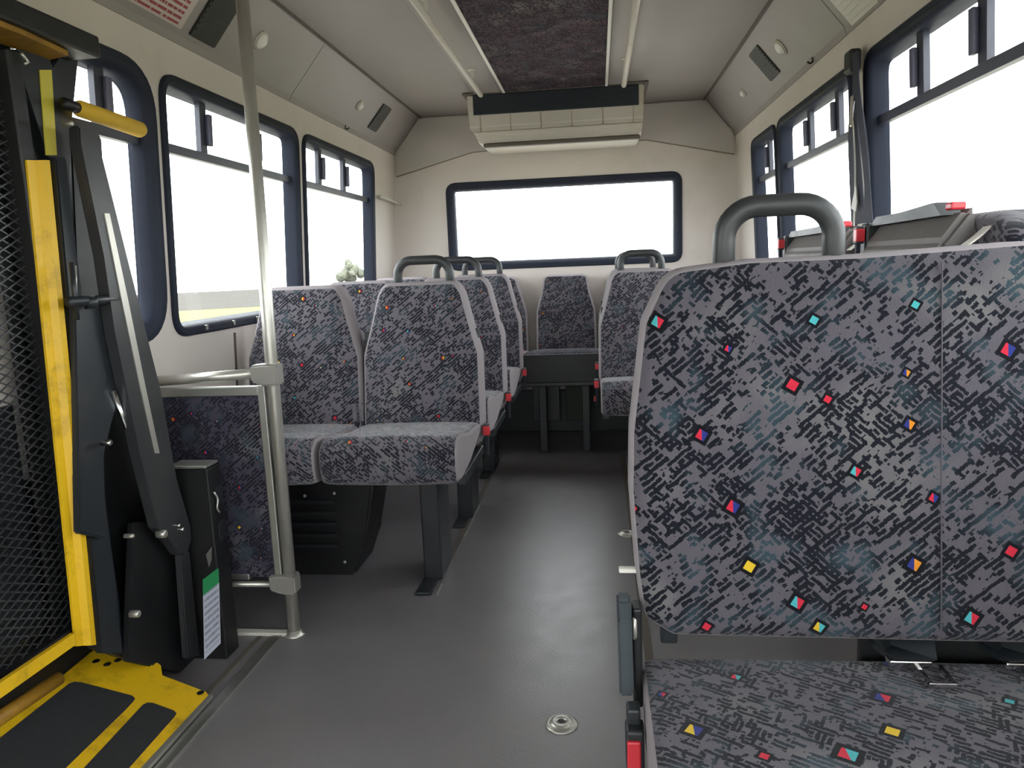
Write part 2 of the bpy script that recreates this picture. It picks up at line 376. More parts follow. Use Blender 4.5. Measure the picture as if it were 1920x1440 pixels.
# coved corner panels: separate moulded panels with open joints
for s in (-1, 1):
    js = [YF, .2, 1.75, 3.42, YR] if s < 0 else [YF, .9, 2.98, YR]
    for a, b in zip(js, js[1:]):
        bm = nb(); g = .003; b = b + .045 if b == YR else b
        prism(bm, [(s * wx(ZC), a + g, ZC), (s * XC, a + g, ZH), (s * XC, b - g, ZH), (s * wx(ZC), b - g, ZC)], (s * .02, 0, .017))
        # lower return lip over the window wall
        prism(bm, [(s * (wx(ZC) - .004), a + g, ZC - .012), (s * (wx(ZC) - .004), b - g, ZC - .012), (s * (wx(ZC) - .012), b - g, ZC + .012), (s * (wx(ZC) - .012), a + g, ZC + .012)], (s * .01, 0, 0))
        obj('cove_panel', bm, 'cove', ceil)
    bm = nb(); box(bm, (s * (XC - .012) - .006, YF, ZH - .006), (s * (XC - .012) + .006, YR, ZH + .002)); obj('ceiling_bead', bm, 'joint', ceil)
    # backing behind the joints
    bm = nb(); prism(bm, [(s * (wx(ZC) + .03), YF, ZC + .02), (s * (XC + .03), YF, ZH + .03), (s * (XC + .03), YR, ZH + .03), (s * (wx(ZC) + .03), YR, ZC + .02)], (s * .01, 0, .01))
    for v in bm.verts: v.co.y += .08 if v.co.y > YR - .01 else (-.08 if v.co.y < YF + .01 else 0)
    obj('cove_backing', bm, 'joint', ceil)
# patterned headliner strip with pale edge trims
bm = nb()
f = None
box(bm, (-.285, YF, ZH - .012), (.30, 4.60, ZH - .001))
uvl = bm.loops.layers.uv.active
for f in bm.faces:
    for l in f.loops: l[uvl].uv = (l.vert.co.x, l.vert.co.y)
obj('headliner_carpet', bm, 'carpet', ceil)
for x in (-.292, .304):
    bm = nb(); box(bm, (x - .008, YF, ZH - .018), (x + .008, 4.60, ZH), .003); obj('headliner_trim', bm, 'whitep', ceil)
# raised shallow panels beside the headliner
for x0, x1 in ((-.47, -.30), (.312, .42)):
    bm = nb(); box(bm, (x0, YF, ZH - .010), (x1, 4.62, ZH), .004); obj('ceiling_panel', bm, 'ceil', ceil)
# rear upper bulkhead with arched lower edge
bk = [(-1.135, 1.812), (-.60, 1.945), (0, 1.972), (.57, 1.960), (1.135, 1.838), (wx(ZC) - .01, ZC), (XC, ZH - .002), (-XC, ZH - .002), (-wx(ZC) + .01, ZC)]
bm = nb(); prism(bm, [(x, YR - .001, z) for x, z in bk], (0, -.012, 0)); bmesh.ops.bevel(bm, geom=[e for e in bm.edges if all(v.co.y < YR - .01 for v in e.verts)], offset=.004, segments=2, affect='EDGES')
bpan = obj('bulkhead_panel', bm, 'bulk', bpy.data.objects['wall_rear'])
bm = nb(); tube(bm, [(x, YR - .012, z) for x, z in bk[:5]], .0035, 6); obj('bulkhead_bead', bm, 'seamline', bpan, True)
# side window walls
for n, a, b, r, mu in LW: window(n, a, b, r, mu, Lmap, latch_dir=1, rail=(n == 'window_2'), fw=.055 if n == 'window_1' else .04)
for n, a, b, r, mu in RW: window(n, a, b, r, mu, Rmap, latch_dir=1)
window(*LW0, Lmap)
window('window_4', RWIN[0], RWIN[1], .075, [], Bmap, RWIN[2], RWIN[3], None, fw=.054, depth=.03)
window('window_10', -1.05, 1.05, .1, [], lambda d=0: (lambda x, z: Vector((x, YF - d, z))), .75, 1.9, None)
window('window_11', -1.5, -.1, .08, [], Rmap, .25, ZT, None)
# seam strips on the side walls below the windows
for s, ys in ((-1, (2.80, 3.9)), (1, (3.0,))):
    for y in ys:
        bm = nb(); f = (Lmap if s < 0 else Rmap)(-.004); f2 = (Lmap if s < 0 else Rmap)(.004)
        prism(bm, [f(y - .006, .05), f(y + .006, .05), f(y + .006, ZB - .02), f(y - .006, ZB - .02)], (s * .008, 0, 0)); obj('wall_seam', bm, 'joint', bpy.data.objects['wall_left' if s < 0 else 'wall_right'])
# lower dark skirting
for s, n in ((-1, 'baseboard_left'), (1, 'baseboard_right')):
    bm = nb(); x = s * (wx(.1) - .012); box(bm, (x - .01, 2.25 if s < 0 else YF, 0.001), (x + .01, YR - .03, .12), .003); struct(n, bm, 'seatpl')
bm = nb(); box(bm, (-1.2, YR - .03, 0.001), (1.2, YR - .008, .30), .004); o = struct('baseboard_rear', bm, 'seatpl')
# aluminium floor edge beside the lift well, sill strip below the partition, seat rails
bm = nb(); prism(bm, [(-.885, .9, .0), (-.855, .9, .0), (-.835, 2.225, .0), (-.868, 2.225, .0)], (0, 0, .006)); struct('trim_1', bm, 'alu')
bm = nb(); box(bm, (-1.20, 2.205, .0), (-.812, 2.235, .012), .003); struct('trim_2', bm, 'whitep')
bm = nb(); prism(bm, [(-.95, .9, .0), (-.93, .9, .0), (-.90, 2.2, .0), (-.915, 2.2, .0)], (0, 0, .004)); struct('trim_3', bm, 'joint')
for i, (x, a, b) in enumerate([(-.40, 2.86, 4.6), (.36, 1.9, 4.6)]):
    bm = nb(); box(bm, (x - .012, a, 0), (x + .012, b, .004), .001); struct('trim_%d' % (4 + i), bm, 'joint')
for i, (a, b) in enumerate([(2.53, 2.62), (3.11, 3.56)]):
    bm = nb(); box(bm, (-.386, a, 0), (-.379, b, .007), .001); struct('trim_%d' % (6 + i), bm, 'alu')

# ------------------------------------------------------------------ outside
bm = nb(); bmesh.ops.create_circle(bm, cap_ends=True, segments=64, radius=110, matrix=Matrix.Translation((0, 0, -.95))); struct('ground', bm, 'grass')
bm = nb(); prism(bm, [(-200, 30, -.949), (-30, 30, -.949), (-60, 104, -.949), (-78, 78, -.949), (-104, 30, -.949)], (0, 0, .005))
for f in bm.faces: pass
bm.free()
bm = nb()
ring = []
for k in range(33):
    a = math.radians(90 + k * 90 / 32); ring.append(((math.cos(a) * 52, math.sin(a) * 52), (math.cos(a) * 109, math.sin(a) * 109)))
vv = [(bm.verts.new((p[0], p[1], -.94)), bm.verts.new((q[0], q[1], -.94))) for p, q in ring]
for a, b in zip(vv, vv[1:]): bm.faces.new((a[0], b[0], b[1], a[1]))
o = struct('gravel_road', bm, 'road')
bm = nb(); bmesh.ops.create_circle(bm, cap_ends=True, segments=48, radius=11.5, matrix=Matrix.Translation((0, 1.5, -.93))); struct('unseen_bounce_disc', bm, 'bounce')  # unseen pale disc around the bus, added to bounce light onto the interior
t = thing('roadside_tree', 'pale leafy tree far off beyond the rearmost left side window', 'tree', (-31.6, 95.0, -1.25))
bm = nb()
for k in range(26):
    a = R_.uniform(0, 6.28); rr = R_.uniform(0, 1.5); z = R_.uniform(1.2, 3.6 - rr * .5)
    q = bmesh.ops.create_icosphere(bm, subdivisions=2, radius=R_.uniform(.35, .75), matrix=Matrix.Translation((rr * math.cos(a), rr * math.sin(a), z)))
    for v in q['verts']: v.co += Vector((R_.uniform(-.12, .12), R_.uniform(-.12, .12), R_.uniform(-.12, .12)))
obj('crown', bm, 'leaf', t)
bm = nb(); tube(bm, [(0, 0, 0), (.05, 0, .8), (0, .05, 1.8)], .15, 8, radii=[.20, .15, .08]); obj('trunk', bm, 'bark', t)

# ------------------------------------------------------------------ seat builders
def backrest(outline, yf, thick, z0, lean, rr=.022, dome=.012, parent=None, name='backrest', m='fab', seams=(), piping=1.0, corners=.05):
    """upholstered back: outline in (x,z); front face towards -y"""
    o = [Vector(p) for p in ccw([tuple(p) for p in rnd(outline, corners, 5)])]
    n = len(o); cen = sum(o, Vector((0, 0))) / n
    bm = nb(); uvl = bm.loops.layers.uv.active
    spec = [(rr, thick, 1), (0, thick - rr, 1), (0, rr * 1.3, 1), (rr * .25, rr * .6, 1), (rr * (.25 + .37 * piping), rr * (.6 - .38 * piping), 1), (rr * .8, rr * .12, 0), (rr * 1.4, 0, 0)]
    rings = []
    for d, y, mi in spec: rings.append((inset(o, d), y, mi))
    base_r = rings[-1][0]
    for s in (.86, .66, .42, .18): rings.append(([cen + (p - cen) * s for p in base_r], -dome * (1 - s ** 2) ** .6, 0))
    def yy(x, y, z):
        d = 0
        for sx in seams: d += .006 * math.exp(-((x - sx) / .012) ** 2)
        return yf + y + lean * (z - z0) + (d if y < rr else 0)
    prev = None
    for pts, y, mi in rings:
        r = [bm.verts.new((p.x, yy(p.x, y, p.y), p.y)) for p in pts]
        if prev:
            for i in range(n):
                f = bm.faces.new((prev[i - 1], prev[i], r[i], r[i - 1])); f.material_index = mi; f.smooth = True
        else: f = bm.faces.new(r); f.material_index = 1
        prev = r
    cv = bm.verts.new((cen.x, yy(cen.x, -dome, cen.y), cen.y))
    for i in range(n): bm.faces.new((prev[i - 1], prev[i], cv)).smooth = True
    for f in bm.faces:
        for l in f.loops: l[uvl].uv = (l.vert.co.x, l.vert.co.z)
    return obj(name, bm, [m, 'plain'], parent)
def cushion(x0, x1, prof, parent, m='fab', name='cushion', topgrey=False, uvtop=False):
    """prof: (y,z) side profile"""
    o = [Vector(p) for p in ccw([tuple(p) for p in rnd(prof, .03, 4)])]; n = len(o)
    bm = nb(); uvl = bm.loops.layers.uv.active
    arc = [0]
    for i in range(1, n): arc.append(arc[-1] + (o[i] - o[i - 1]).length)
    L = x1 - x0; st = [(0, .016), (.006, .005), (.022, 0), (L * .25, -.003), (L * .5, -.004), (L * .75, -.003), (L - .022, 0), (L - .006, .005), (L, .016)]
    rings = []
    for x, d in st: rings.append([bm.verts.new((x0 + x, p.x, p.y)) for p in inset(o, d)])
    for k, (a, b) in enumerate(zip(rings, rings[1:])):
        for i in range(n):
            f = bm.faces.new((a[i - 1], a[i], b[i], b[i - 1])); f.smooth = True
            f.material_index = 1 if k in (0, 7) or k in () else 0
            for l in f.loops:
                idx = a.index(l.vert) if l.vert in a else b.index(l.vert)
                s = arc[idx] if not (i == 0 and idx == 0) else arc[-1] + .03
                l[uvl].uv = (l.vert.co.x, l.vert.co.y) if uvtop else (l.vert.co.x, s)
    f = bm.faces.new(rings[0]); f.material_index = 1; f = bm.faces.new(rings[-1][::-1]); f.material_index = 1
    return obj(name, bm, [m, 'plain'], parent)
def grab(parent, xc, y, z0, z1, w=.205, r=.0175, m='handle'):
    h = w / 2; q = .055; path = [(xc - h, y, z0), (xc - h, y, z1 - q - r)]
    for k in range(1, 8): a = math.pi - k * math.pi / 16; path.append((xc - h + q + q * math.cos(a), y, z1 - r - q + q * math.sin(a)))
    path += [(xc - h + q, y, z1 - r), (xc, y, z1 - r), (xc + h - q, y, z1 - r)]
    for k in range(1, 8): a = math.pi / 2 - k * math.pi / 16; path.append((xc + h - q + q * math.cos(a), y, z1 - r - q + q * math.sin(a)))
    path += [(xc + h, y, z1 - q - r), (xc + h, y, z0)]
    bm = nb(); tube(bm, path, r, 14); o = obj('grab_handle', bm, m, parent, True)
    for sx in (-1, 1):
        bm = nb(); lathe(bm, [(r * .4, 0), (r * .45, .002), (r * .2, .004)], Matrix.Translation((xc + sx * h, y - r * .95, z0 + .05)) @ Matrix.Rotation(math.radians(90), 4, 'X'), 10)
        obj('plug', bm, 'seatpl', o)
    return o
def buckle(parent, p, sc=1.0, tilt=0.0):
    x, y, z = p; bm = nb(); box(bm, (x - .012 * sc, y - .018 * sc, z - .035 * sc), (x + .012 * sc, y + .018 * sc, z + .02 * sc), .004 * sc)
    b = obj('buckle', bm, 'seatpl', parent)
    bm = nb(); box(bm, (x - .0135 * sc, y - .0195 * sc, z - .028 * sc), (x + .0135 * sc, y + .008 * sc, z + .012 * sc), .003 * sc); obj('red_button', bm, 'red', b)
    bm = nb(); box(bm, (x - .005, y, z - .12 * sc), (x + .005, y + .014 * sc, z - .03 * sc)); obj('buckle_strap', bm, 'web', b)
    return b
ZSEAT = .585
def back_outline(c, hw=.235, ht=.147, top=1.135, bot=.50):
    return [(c - hw + .01, bot), (c + hw - .01, bot), (c + hw, bot + .10), (c + hw - .004, .86), (c + hw - .038, .98), (c + ht + .022, 1.09), (c + ht - .005, top), (c - ht + .005, top), (c - ht - .022, 1.09), (c - hw + .038, .98), (c - hw + .004, .86), (c - hw, bot + .10)]
CPROF = [(0.0, .505), (.10, .492), (.24, .505), (.42, .545), (.50, .56), (.50, .60), (.40, .612), (.25, .622), (.10, .652), (.03, .655), (-.012, .62), (-.014, .56)]
def double_seat(s, label, group, y, xa, handle_xc=.225, legs=True):
    """s=-1: extends to -x from the aisle edge, s=1 to +x. origin: aisle edge, cushion front, floor"""
    t = thing('passenger_seat', label, 'seat', (xa, y, 0), group)
    c1, c2 = s * .235, s * .705
    for c in (c1, c2):
        cushion(c - .227, c + .227, CPROF, t)
        backrest(back_outline(c), .47, .125, .5, .14, rr=.026, piping=.6, parent=t)
    grab(t, s * handle_xc, .47 + .09 + .055, 1.03, 1.235)
    bm = nb(); a, b = sorted((s * .03, s * .92)); box(bm, (a, .22, .452), (b, .26, .49), .004); box(bm, (a, .40, .44), (b, .44, .485), .004)
    for x in (.03, .46, .89): q = s * x; box(bm, (q - .015, .16, .455), (q + .015, .58, .49), .003); box(bm, (q - .012, .55, .46), (q + .012, .58, .95), .003, Matrix.Rotation(math.radians(-6), 3, 'X'), (q, .58, .5))
    obj('seat_frame', bm, 'seatpl', t)
    bm = nb(); q = s * .205; box(bm, (q - .035, .40, .004), (q + .035, .60, .45), .006); leg = obj('leg', bm, 'seatpl2' if False else 'dkgrey', t)
    bm = nb(); box(bm, (q - .038, .27, .001), (q + .02, .66, .012), .003); obj('foot_rail', bm, 'seatpl', leg)
    bm = nb(); q2 = s * .915; box(bm, (q2 - .015, .38, .42), (q2 + .015, .60, .455), .004); obj('wall_bracket', bm, 'seatpl', t)
    buckle(t, (s * -.012, .50, .575), .9)
    for k in (0, 1):
        bm = nb(); x = c1 * 2 + s * (-.012 + .026 * k); box(bm, (x - .008, .44, .62), (x + .008, .455, .69), .003); g = obj('belt_tongue', bm, 'chrome', t)
        bm = nb(); strip(bm, [(x, .45, .64), (x, .455, .60), (x, .47, .56)], (.012, .0, 0), .003); obj('belt_strap', bm, 'web', g)
    return t
G1 = 'double seats left of the aisle'; G2 = 'double seats right of the aisle'
def copytree(o, parent=None):
    c = o.copy(); col.objects.link(c); c.parent = parent
    for ch in list(o.children): copytree(ch, c)
    return c
sl = double_seat(-1, 'nearest double seat left of the aisle, grey flecked velour, behind the metal pole partition', G1, 2.255, -.215)
for y, lab in ((2.955, 'middle double seat of the left row, partly hidden behind the first one'), (3.745, 'rearmost double seat of the left row, just before the back bench')):
    c = copytree(sl); c.location = (-.213, y, 0); c['label'] = lab
sr = double_seat(1, 'velour double seat right of the aisle, first one beyond the big foreground bench', G2, 3.28, .225)
c = copytree(sr); c.location = (.228, 3.925, 0); c['label'] = 'rearmost right aisle double seat, mostly hidden, only its edge and grab handle showing'

# rear bench, five places wide
t = thing('rear_bench', 'dark five-place bench across the back of the bus under the rear window', 'bench', (0, 4.565, 0))
for k, c in enumerate((-.93, -.465, .012, .475, .94)):
    hw = .205 if k == 2 else .22
    backrest(back_outline(c, hw, .125, 1.105, .52), .44, .09, .5, .12, parent=t)
    cushion(c - .228, c + .228, [(0, .50), (.25, .50), (.46, .53), (.48, .60), (.30, .625), (.05, .648), (-.012, .63), (-.01, .54)], t, m='plain' if False else 'fabdark')
bm = nb(); box(bm, (-1.15, -.03, .455), (1.15, -.018, .632), .005); obj('front_apron', bm, 'black', t)
bm = nb(); box(bm, (-1.15, .05, .42), (1.15, .08, .455), .004); obj('cross_rail', bm, 'beam', t)
for x in (-1.05, -.55, -.13, .14, .56, 1.05):
    bm = nb(); box(bm, (x - .024, .05, .001), (x + .024, .12, .42), .004); obj('leg', bm, 'dkgrey', t)
bm = nb(); box(bm, (.0, .36, .13), (.25, .40, .40), .004); obj('kick_panel', bm, 'green', t)
bm = nb(); box(bm, (-.22, .36, .13), (-.04, .40, .40), .004); obj('kick_panel', bm, 'dkgrey', t)
for p in ((-.245, -.01, .66), (.20, .0, .47), (.20, .02, .35), (-.26, .0, .47)): buckle(t, p, .8)

# ------------------------------------------------------------------ big foreground folding bench
mk = []
def PX(u, v, ax, val):
    d = CF + CR * ((u - 960) / FPX) - CU * ((v - 720) / FPX); i = 'xyz'.index(ax); k = (val - CP[i]) / d[i]; return CP + d * k
FGY, FGL = 1.205, .11
def on_back(u, v):
    d = CF + CR * ((u - 960) / FPX) - CU * ((v - 720) / FPX); k = (FGY - .012 + FGL * (CP.z - .555) - CP.y) / (d.y - FGL * d.z); return CP + d * k
for (u, v, r, a, b) in [(1234, 605, 12, TEAL, RED), (1367, 655, 7, RED, BLU), (1529, 601, 9, TEAL, TEAL), (1721, 572, 8, TEAL, TEAL), (1488, 723, 12, RED, RED), (1554, 750, 8, RED, RED), (1703, 700, 7, BLU, ORA), (1895, 657, 13, RED, BLU), (1317, 818, 12, RED, BLU), (1708, 797, 10, BLU, ORA), (1607, 886, 10, TEAL, RED), (1376, 953, 13, RED, BLU), (1754, 936, 9, RED, BLU), (1187, 962, 9, RED, RED), (1407, 1066, 12, YEL, YEL), (1718, 1062, 13, BLU, ORA), (1901, 1037, 11, RED, RED), (1498, 1135, 13, TEAL, RED), (1625, 1143, 6, RED, RED), (1828, 1165, 13, TEAL, RED), (1327, 1182, 9, RED, RED), (1540, 1183, 11, YEL, TEAL), (1040 + 900, 800, 11, YEL, BLU)]:
    p = on_back(u, v); mk.append((p.x, p.z, r * .00095, a, b))
M['fabback'] = fabric('bench_back_velour', ang=40, marks=mk, light=(84, 80, 87), dark=(16, 18, 27), sheen=.15)
mk = []
for (u, v, r, a, b) in [(1380, 1266, 9, RED, TEAL), (1241, 1299, 7, BLU, RED), (1655, 1309, 13, BLU, RED), (1301, 1371, 14, YEL, BLU), (1673, 1377, 12, YEL, YEL), (1590, 1421, 15, RED, TEAL), (1433, 1423, 8, RED, RED), (1893, 1316, 8, TEAL, TEAL), (1665, 1240, 9, BLU, RED)]:
    p = PX(u, v, 'z', .499); mk.append((p.x, p.y, r * .0011, a, b))
M['fabcush'] = fabric('bench_cushion_velour', ang=-34, marks=mk, light=(88, 84, 91), dark=(16, 18, 26), sheen=.15)
t = thing('folding_bench', 'large grey flecked velour double bench filling the right foreground', 'seat', (0, 0, 0))
ob = [(.345, .548), (.80, .545), (1.12, .545), (1.155, .60), (1.158, .9), (1.14, 1.07), (1.09, 1.185), (.90, 1.194), (.66, 1.184), (.48, 1.183), (.345, 1.170), (.303, 1.085), (.279, .90), (.276, .80), (.284, .66), (.294, .58)]
backrest(ob, FGY, .095, .555, FGL, rr=.02, dome=.006, parent=t, m='fabback', piping=.3, seams=(), corners=[.03, .03, .03, .05, .1, .06, .05, .03, .03, .04, .06, .06, .06, .06, .06, .03])
cushion(.292, 1.155, [(.80, .39), (1.20, .39), (1.265, .41), (1.275, .470), (1.245, .491), (1.05, .500), (.88, .503), (.80, .493), (.775, .45)], t, m='fabcush', uvtop=True)
bm = nb(); tube(bm, [(.772, FGY - .0055 + FGL * (z - .555), z) for z in (.575, .75, .95, 1.165)], .0014, 8); obj('seam_welt', bm, 'fabback', t, True)
grab(t, .532, 1.315, 1.06, 1.288, w=.178, r=.0185)
bm = nb(); box(bm, (.30, 1.24, .40), (1.15, 1.27, .43), .004); box(bm, (.33, 1.28, .50), (.36, 1.31, 1.08), .004); box(bm, (1.05, 1.28, .50), (1.08, 1.31, 1.08), .004); obj('seat_frame', bm, 'seatpl', t)
# centre bracket and tongues between back and cushion
for x in (.685, .865):
    bm = nb(); prism(bm, [(x, 1.31, .50), (x + .02, 1.225, .506), (x + .085, 1.225, .506), (x + .10, 1.31, .50), (x + .10, 1.30, .57), (x, 1.30, .57)], (0, -.02, .016)); g = obj('belt_sleeve', bm, 'seatpl', t)
    bm = nb(); box(bm, (x + .012, 1.205, .506), (x + .078, 1.228, .518), .002); box(bm, (x + .052, 1.157, .504), (x + .058, 1.208, .511)); box(bm, (x + .088, 1.157, .504), (x + .094, 1.208, .511)); box(bm, (x + .052, 1.152, .504), (x + .094, 1.160, .511), .001); obj('belt_tongue', bm, 'chrome', g)
bm = nb(); box(bm, (.675, 1.282, .44), (1.15, 1.30, .57), .004); obj('hinge_cover', bm, 'black', t)
# hinge arm, ring, buckle, lever at the aisle side
bm = nb(); prism(bm, [(.250, 1.19, .625), (.250, 1.22, .628), (.252, 1.225, .50), (.252, 1.20, .455), (.252, 1.16, .47), (.250, 1.165, .60)], (.024, 0, 0)); bmesh.ops.bevel(bm, geom=bm.edges[:], offset=.004, segments=2, affect='EDGES'); g = obj('hinge_arm', bm, 'seatpl2', t)
bm = nb(); lathe(bm, [(.030, -.003), (.032, 0), (.030, .004), (.012, .006)], Matrix.Translation((.279, 1.215, .575)) @ Matrix.Rotation(math.radians(90), 4, 'Y'), 24); obj('hinge_ring', bm, 'steel', g)
bm = nb(); box(bm, (.276, 1.19, .43), (.292, 1.23, .61), .004); obj('hinge_plate', bm, 'black', t)
bm = nb(); box(bm, (.262, 1.12, .44), (.284, 1.15, .47), .004); box(bm, (.259, 1.10, .375), (.289, 1.14, .445), .005); b_ = obj('buckle', bm, 'seatpl', t)
bm = nb(); box(bm, (.261, 1.095, .380), (.283, 1.125, .430), .003); obj('red_button', bm, 'red', b_)
bm = nb(); box(bm, (.256, 1.24, .652), (.300, 1.255, .660), .002); obj('release_lever', bm, 'whitep', t)
for x in (.34, 1.08):
    bm = nb(); box(bm, (x - .02, 1.00, .001), (x + .02, 1.05, .38), .004); leg = obj('leg', bm, 'dkgrey', t)

# ------------------------------------------------------------------ folded-up benches along the right wall
def stowed(y0, y1, label, tall=0.0):
    t = thing('stowed_bench', label, 'seat', (0, 0, 0), 'folded benches by the right windows')
    o = [(y0, .55), (y1, .55), (y1 + .005, .9), (y1 - .03, 1.20 + tall), (y1 - .10, 1.245 + tall), (y0 + .10, 1.245 + tall), (y0 + .02, 1.21 + tall), (y0 - .005, .9)]
    b = backrest([(p[0], p[1]) for p in o], 0, .10, .5, 0, parent=t, name='backrest')
    b.rotation_euler = (0, 0, math.radians(-90)); 
    me = b.data
    for v in me.vertices:
        x, y, z = v.co; v.co = (1.0 + y, x, z + .012)
    me.materials[1] = M['fab']; ul = me.uv_layers[0].data
    for lp in me.loops: q = me.vertices[lp.vertex_index].co; ul[lp.index].uv = (q.x + q.y, q.z)
    b.rotation_euler = (0, 0, 0)
    bm = nb(); ya = y0 + .16
    prism(bm, [(.925, ya, .62), (1.012, ya, .60), (1.012, ya, 1.265 + tall), (.985, ya, 1.268 + tall), (.935, ya, 1.20 + tall), (.918, ya, 1.12)], (0, y1 - .02 - ya, 0)); bmesh.ops.bevel(bm, geom=bm.edges[:], offset=.012, segments=2, affect='EDGES')
    cu = obj('cushion_underside', bm, 'vinyl', t, False)
    bm = nb(); box(bm, (.94, y1 - .02, .62), (1.01, y1 + .025, 1.26 + tall), .008); obj('end_plate', bm, 'seatpl', t)
    bm = nb(); prism(bm, [(.95, y0 + .20, 1.255 + tall), (.95, y1 - .02, 1.250 + tall), (.95, y1 - .06, 1.272 + tall), (.95, y0 + .42, 1.274 + tall), (.95, y0 + .24, 1.284 + tall)], (.05, 0, 0)); obj('lift_bar', bm, 'black', t)
    buckle(t, (.925, y1 - .01, 1.235 + tall), .85)
    bm = nb(); box(bm, (.955, y0 + .165, 1.264 + tall), (.985, y0 + .195, 1.280 + tall), .004); obj('red_tab', bm, 'red', t)
    bm = nb(); strip(bm, bez([(.955, y0 + .10, 1.19), (.985, y0 + .11, 1.21), (1.01, y0 + .11, 1.235)], 8), (0, .03, 0)); obj('pull_strap', bm, 'whitep', t)
    bm = nb(); box(bm, (.96, y0 + .2, .001), (1.06, y0 + .26, .56), .006); box(bm, (.96, y1 - .26, .001), (1.06, y1 - .2, .56), .006); obj('pedestal', bm, 'dkgrey', t)
    return t
stowed(1.50, 2.135, 'folded-up bench by the big right window, grey vinyl underside showing', 0.0)
stowed(2.20, 3.00, 'folded-up bench farther back by the right window, seen through the grab handle', -.005)
# shoulder belts hanging from the right window post
t = thing('shoulder_belt', 'black shoulder belt hanging from its anchor on the post between right windows', 'seat belt', (0, 0, 0))
bm = nb(); box(bm, (1.095, 2.79, 1.79), (1.135, 2.86, 1.865), .01); obj('anchor_loop', bm, 'seatpl', t)
for k, (yb, sw, dx) in enumerate(((2.74, .03, .02), (2.68, -.01, .012), (2.61, .02, .006), (2.55, -.02, 0), (2.51, .01, -.006))):
    bm = nb(); strip(bm, bez([(1.105 + dx, 2.80 - .012 * k, 1.84), (1.095 + dx, 2.79 - .025 * k, 1.72), (1.09 + dx, 2.775 - .04 * k + sw, 1.60), (1.09 + dx, (2.76 - .04 * k + yb) / 2 + sw, 1.45), (1.09 + dx, yb, 1.275)], 30), (.0, .05, .0), .0012); obj('webbing', bm, 'web', t)
bm = nb(); box(bm, (1.085, 2.72, 1.60), (1.100, 2.745, 1.70), .004); obj('belt_tongue', bm, 'chrome', t)
bm = nb(); prism(bm, [(1.085, 2.66, 1.40), (1.085, 2.70, 1.33), (1.085, 2.655, 1.315), (1.085, 2.645, 1.345)], (.003, 0, 0)); obj('tag', bm, 'whitep', t)
bm = nb(); tube(bm, bez([(1.09, 2.72, 1.62), (1.09, 2.68, 1.45), (1.09, 2.68, 1.25)], 12), .003, 6); obj('cord', bm, 'whitep', t)

# ------------------------------------------------------------------ partition with pole
t = thing('pole_partition', 'chrome stanchion pole with rails framing a dark patterned panel by the lift', 'partition', (0, 0, 0))
YP = 2.221
bm = nb(); tube(bm, [(-.797, YP, .004), (-.790, YP, 1.0), (-.775, YP, 2.185)], .0195, 20); pole = obj('pole', bm, 'steel', t, True)
bm = nb(); lathe(bm, [(.034, 0), (.034, .005), (.026, .009), (.022, .02)], Matrix.Translation((-.797, YP, .0)), 24); obj('floor_flange', bm, 'steel', pole)
bm = nb(); lathe(bm, [(.022, -.03), (.034, -.012), (.034, 0)], Matrix.Translation((-.775, YP, 2.19)), 24); obj('ceiling_flange', bm, 'steel', pole)
for z, sc in ((.878, 1.0), (.185, .95)):
    bm = nb(); x = -.797 + .007 * z
    prism(bm, [(x - .065, YP - .022, z - .022), (x - .02, YP - .030, z - .034 * sc), (x + .027, YP - .03, z - .034 * sc), (x + .027, YP - .03, z + .034 * sc), (x - .02, YP - .030, z + .034 * sc), (x - .065, YP - .022, z + .03)], (0, .055, 0)); bmesh.ops.bevel(bm, geom=bm.edges[:], offset=.006, segments=2, affect='EDGES')
    obj('clamp', bm, 'clampm', t)
bm = nb(); tube(bm, [(-.84, YP, .882), (-1.2, YP, .862)], .0165, 16); obj('upper_rail', bm, 'steel', t, True)
bm = nb(); tube(bm, [(-.84, YP, .178), (-1.235, YP, .175)], .010, 12); obj('lower_rail', bm, 'steel', t, True)
bm = nb(); box(bm, (-1.195, YP - .012, .812), (-.838, YP + .012, .842), .003); box(bm, (-.842, YP - .012, .20), (-.817, YP + .012, .842), .003); box(bm, (-1.215, YP - .012, .196), (-.93, YP + .012, .216), .003)
fr = obj('panel_frame', bm, 'alu', t)
bm = nb(); box(bm, (-1.213, YP - .008, .205), (-.83, YP + .008, .82), .003)
for f in bm.faces:
    for l in f.loops: l[bm.loops.layers.uv.active].uv = (l.vert.co.x, l.vert.co.z)
obj('panel', bm, 'fabdark', t)

# ------------------------------------------------------------------ black box below the window seat
t = thing('heater_box', 'black underseat heater box on the floor below the nearest left window seat', 'heater', (0, 0, 0))
bm = nb(); prism(bm, [(-1.19, 2.69, .001), (-.745, 2.69, .001), (-.70, 2.69, .12), (-.645, 2.69, .36), (-.645, 2.69, .405), (-1.19, 2.69, .405)], (0, .24, 0)); bmesh.ops.bevel(bm, geom=bm.edges[:], offset=.012, segments=2, affect='EDGES'); obj('casing', bm, 'black', t)
for k in range(5): bm = nb(); box(bm, (-1.10, 2.680, .12 + k * .045), (-.80, 2.692, .135 + k * .045), .003); obj('louvre', bm, 'dkgrey', t)
for x, z in ((-.80, .34), (-.92, .33), (-.78, .06)): bm = nb(); lathe(bm, [(.007, 0), (.006, .003), (.003, .004)], Matrix.Translation((x, 2.689, z)) @ Matrix.Rotation(math.radians(90), 4, 'X'), 10); obj('screw', bm, 'steel', t)
# ------------------------------------------------------------------ wheelchair lift
t = thing('wheelchair_lift', 'black and yellow wheelchair lift folded upright in the left doorway', 'wheelchair lift', (0, 0, 0))
XM = -1.12
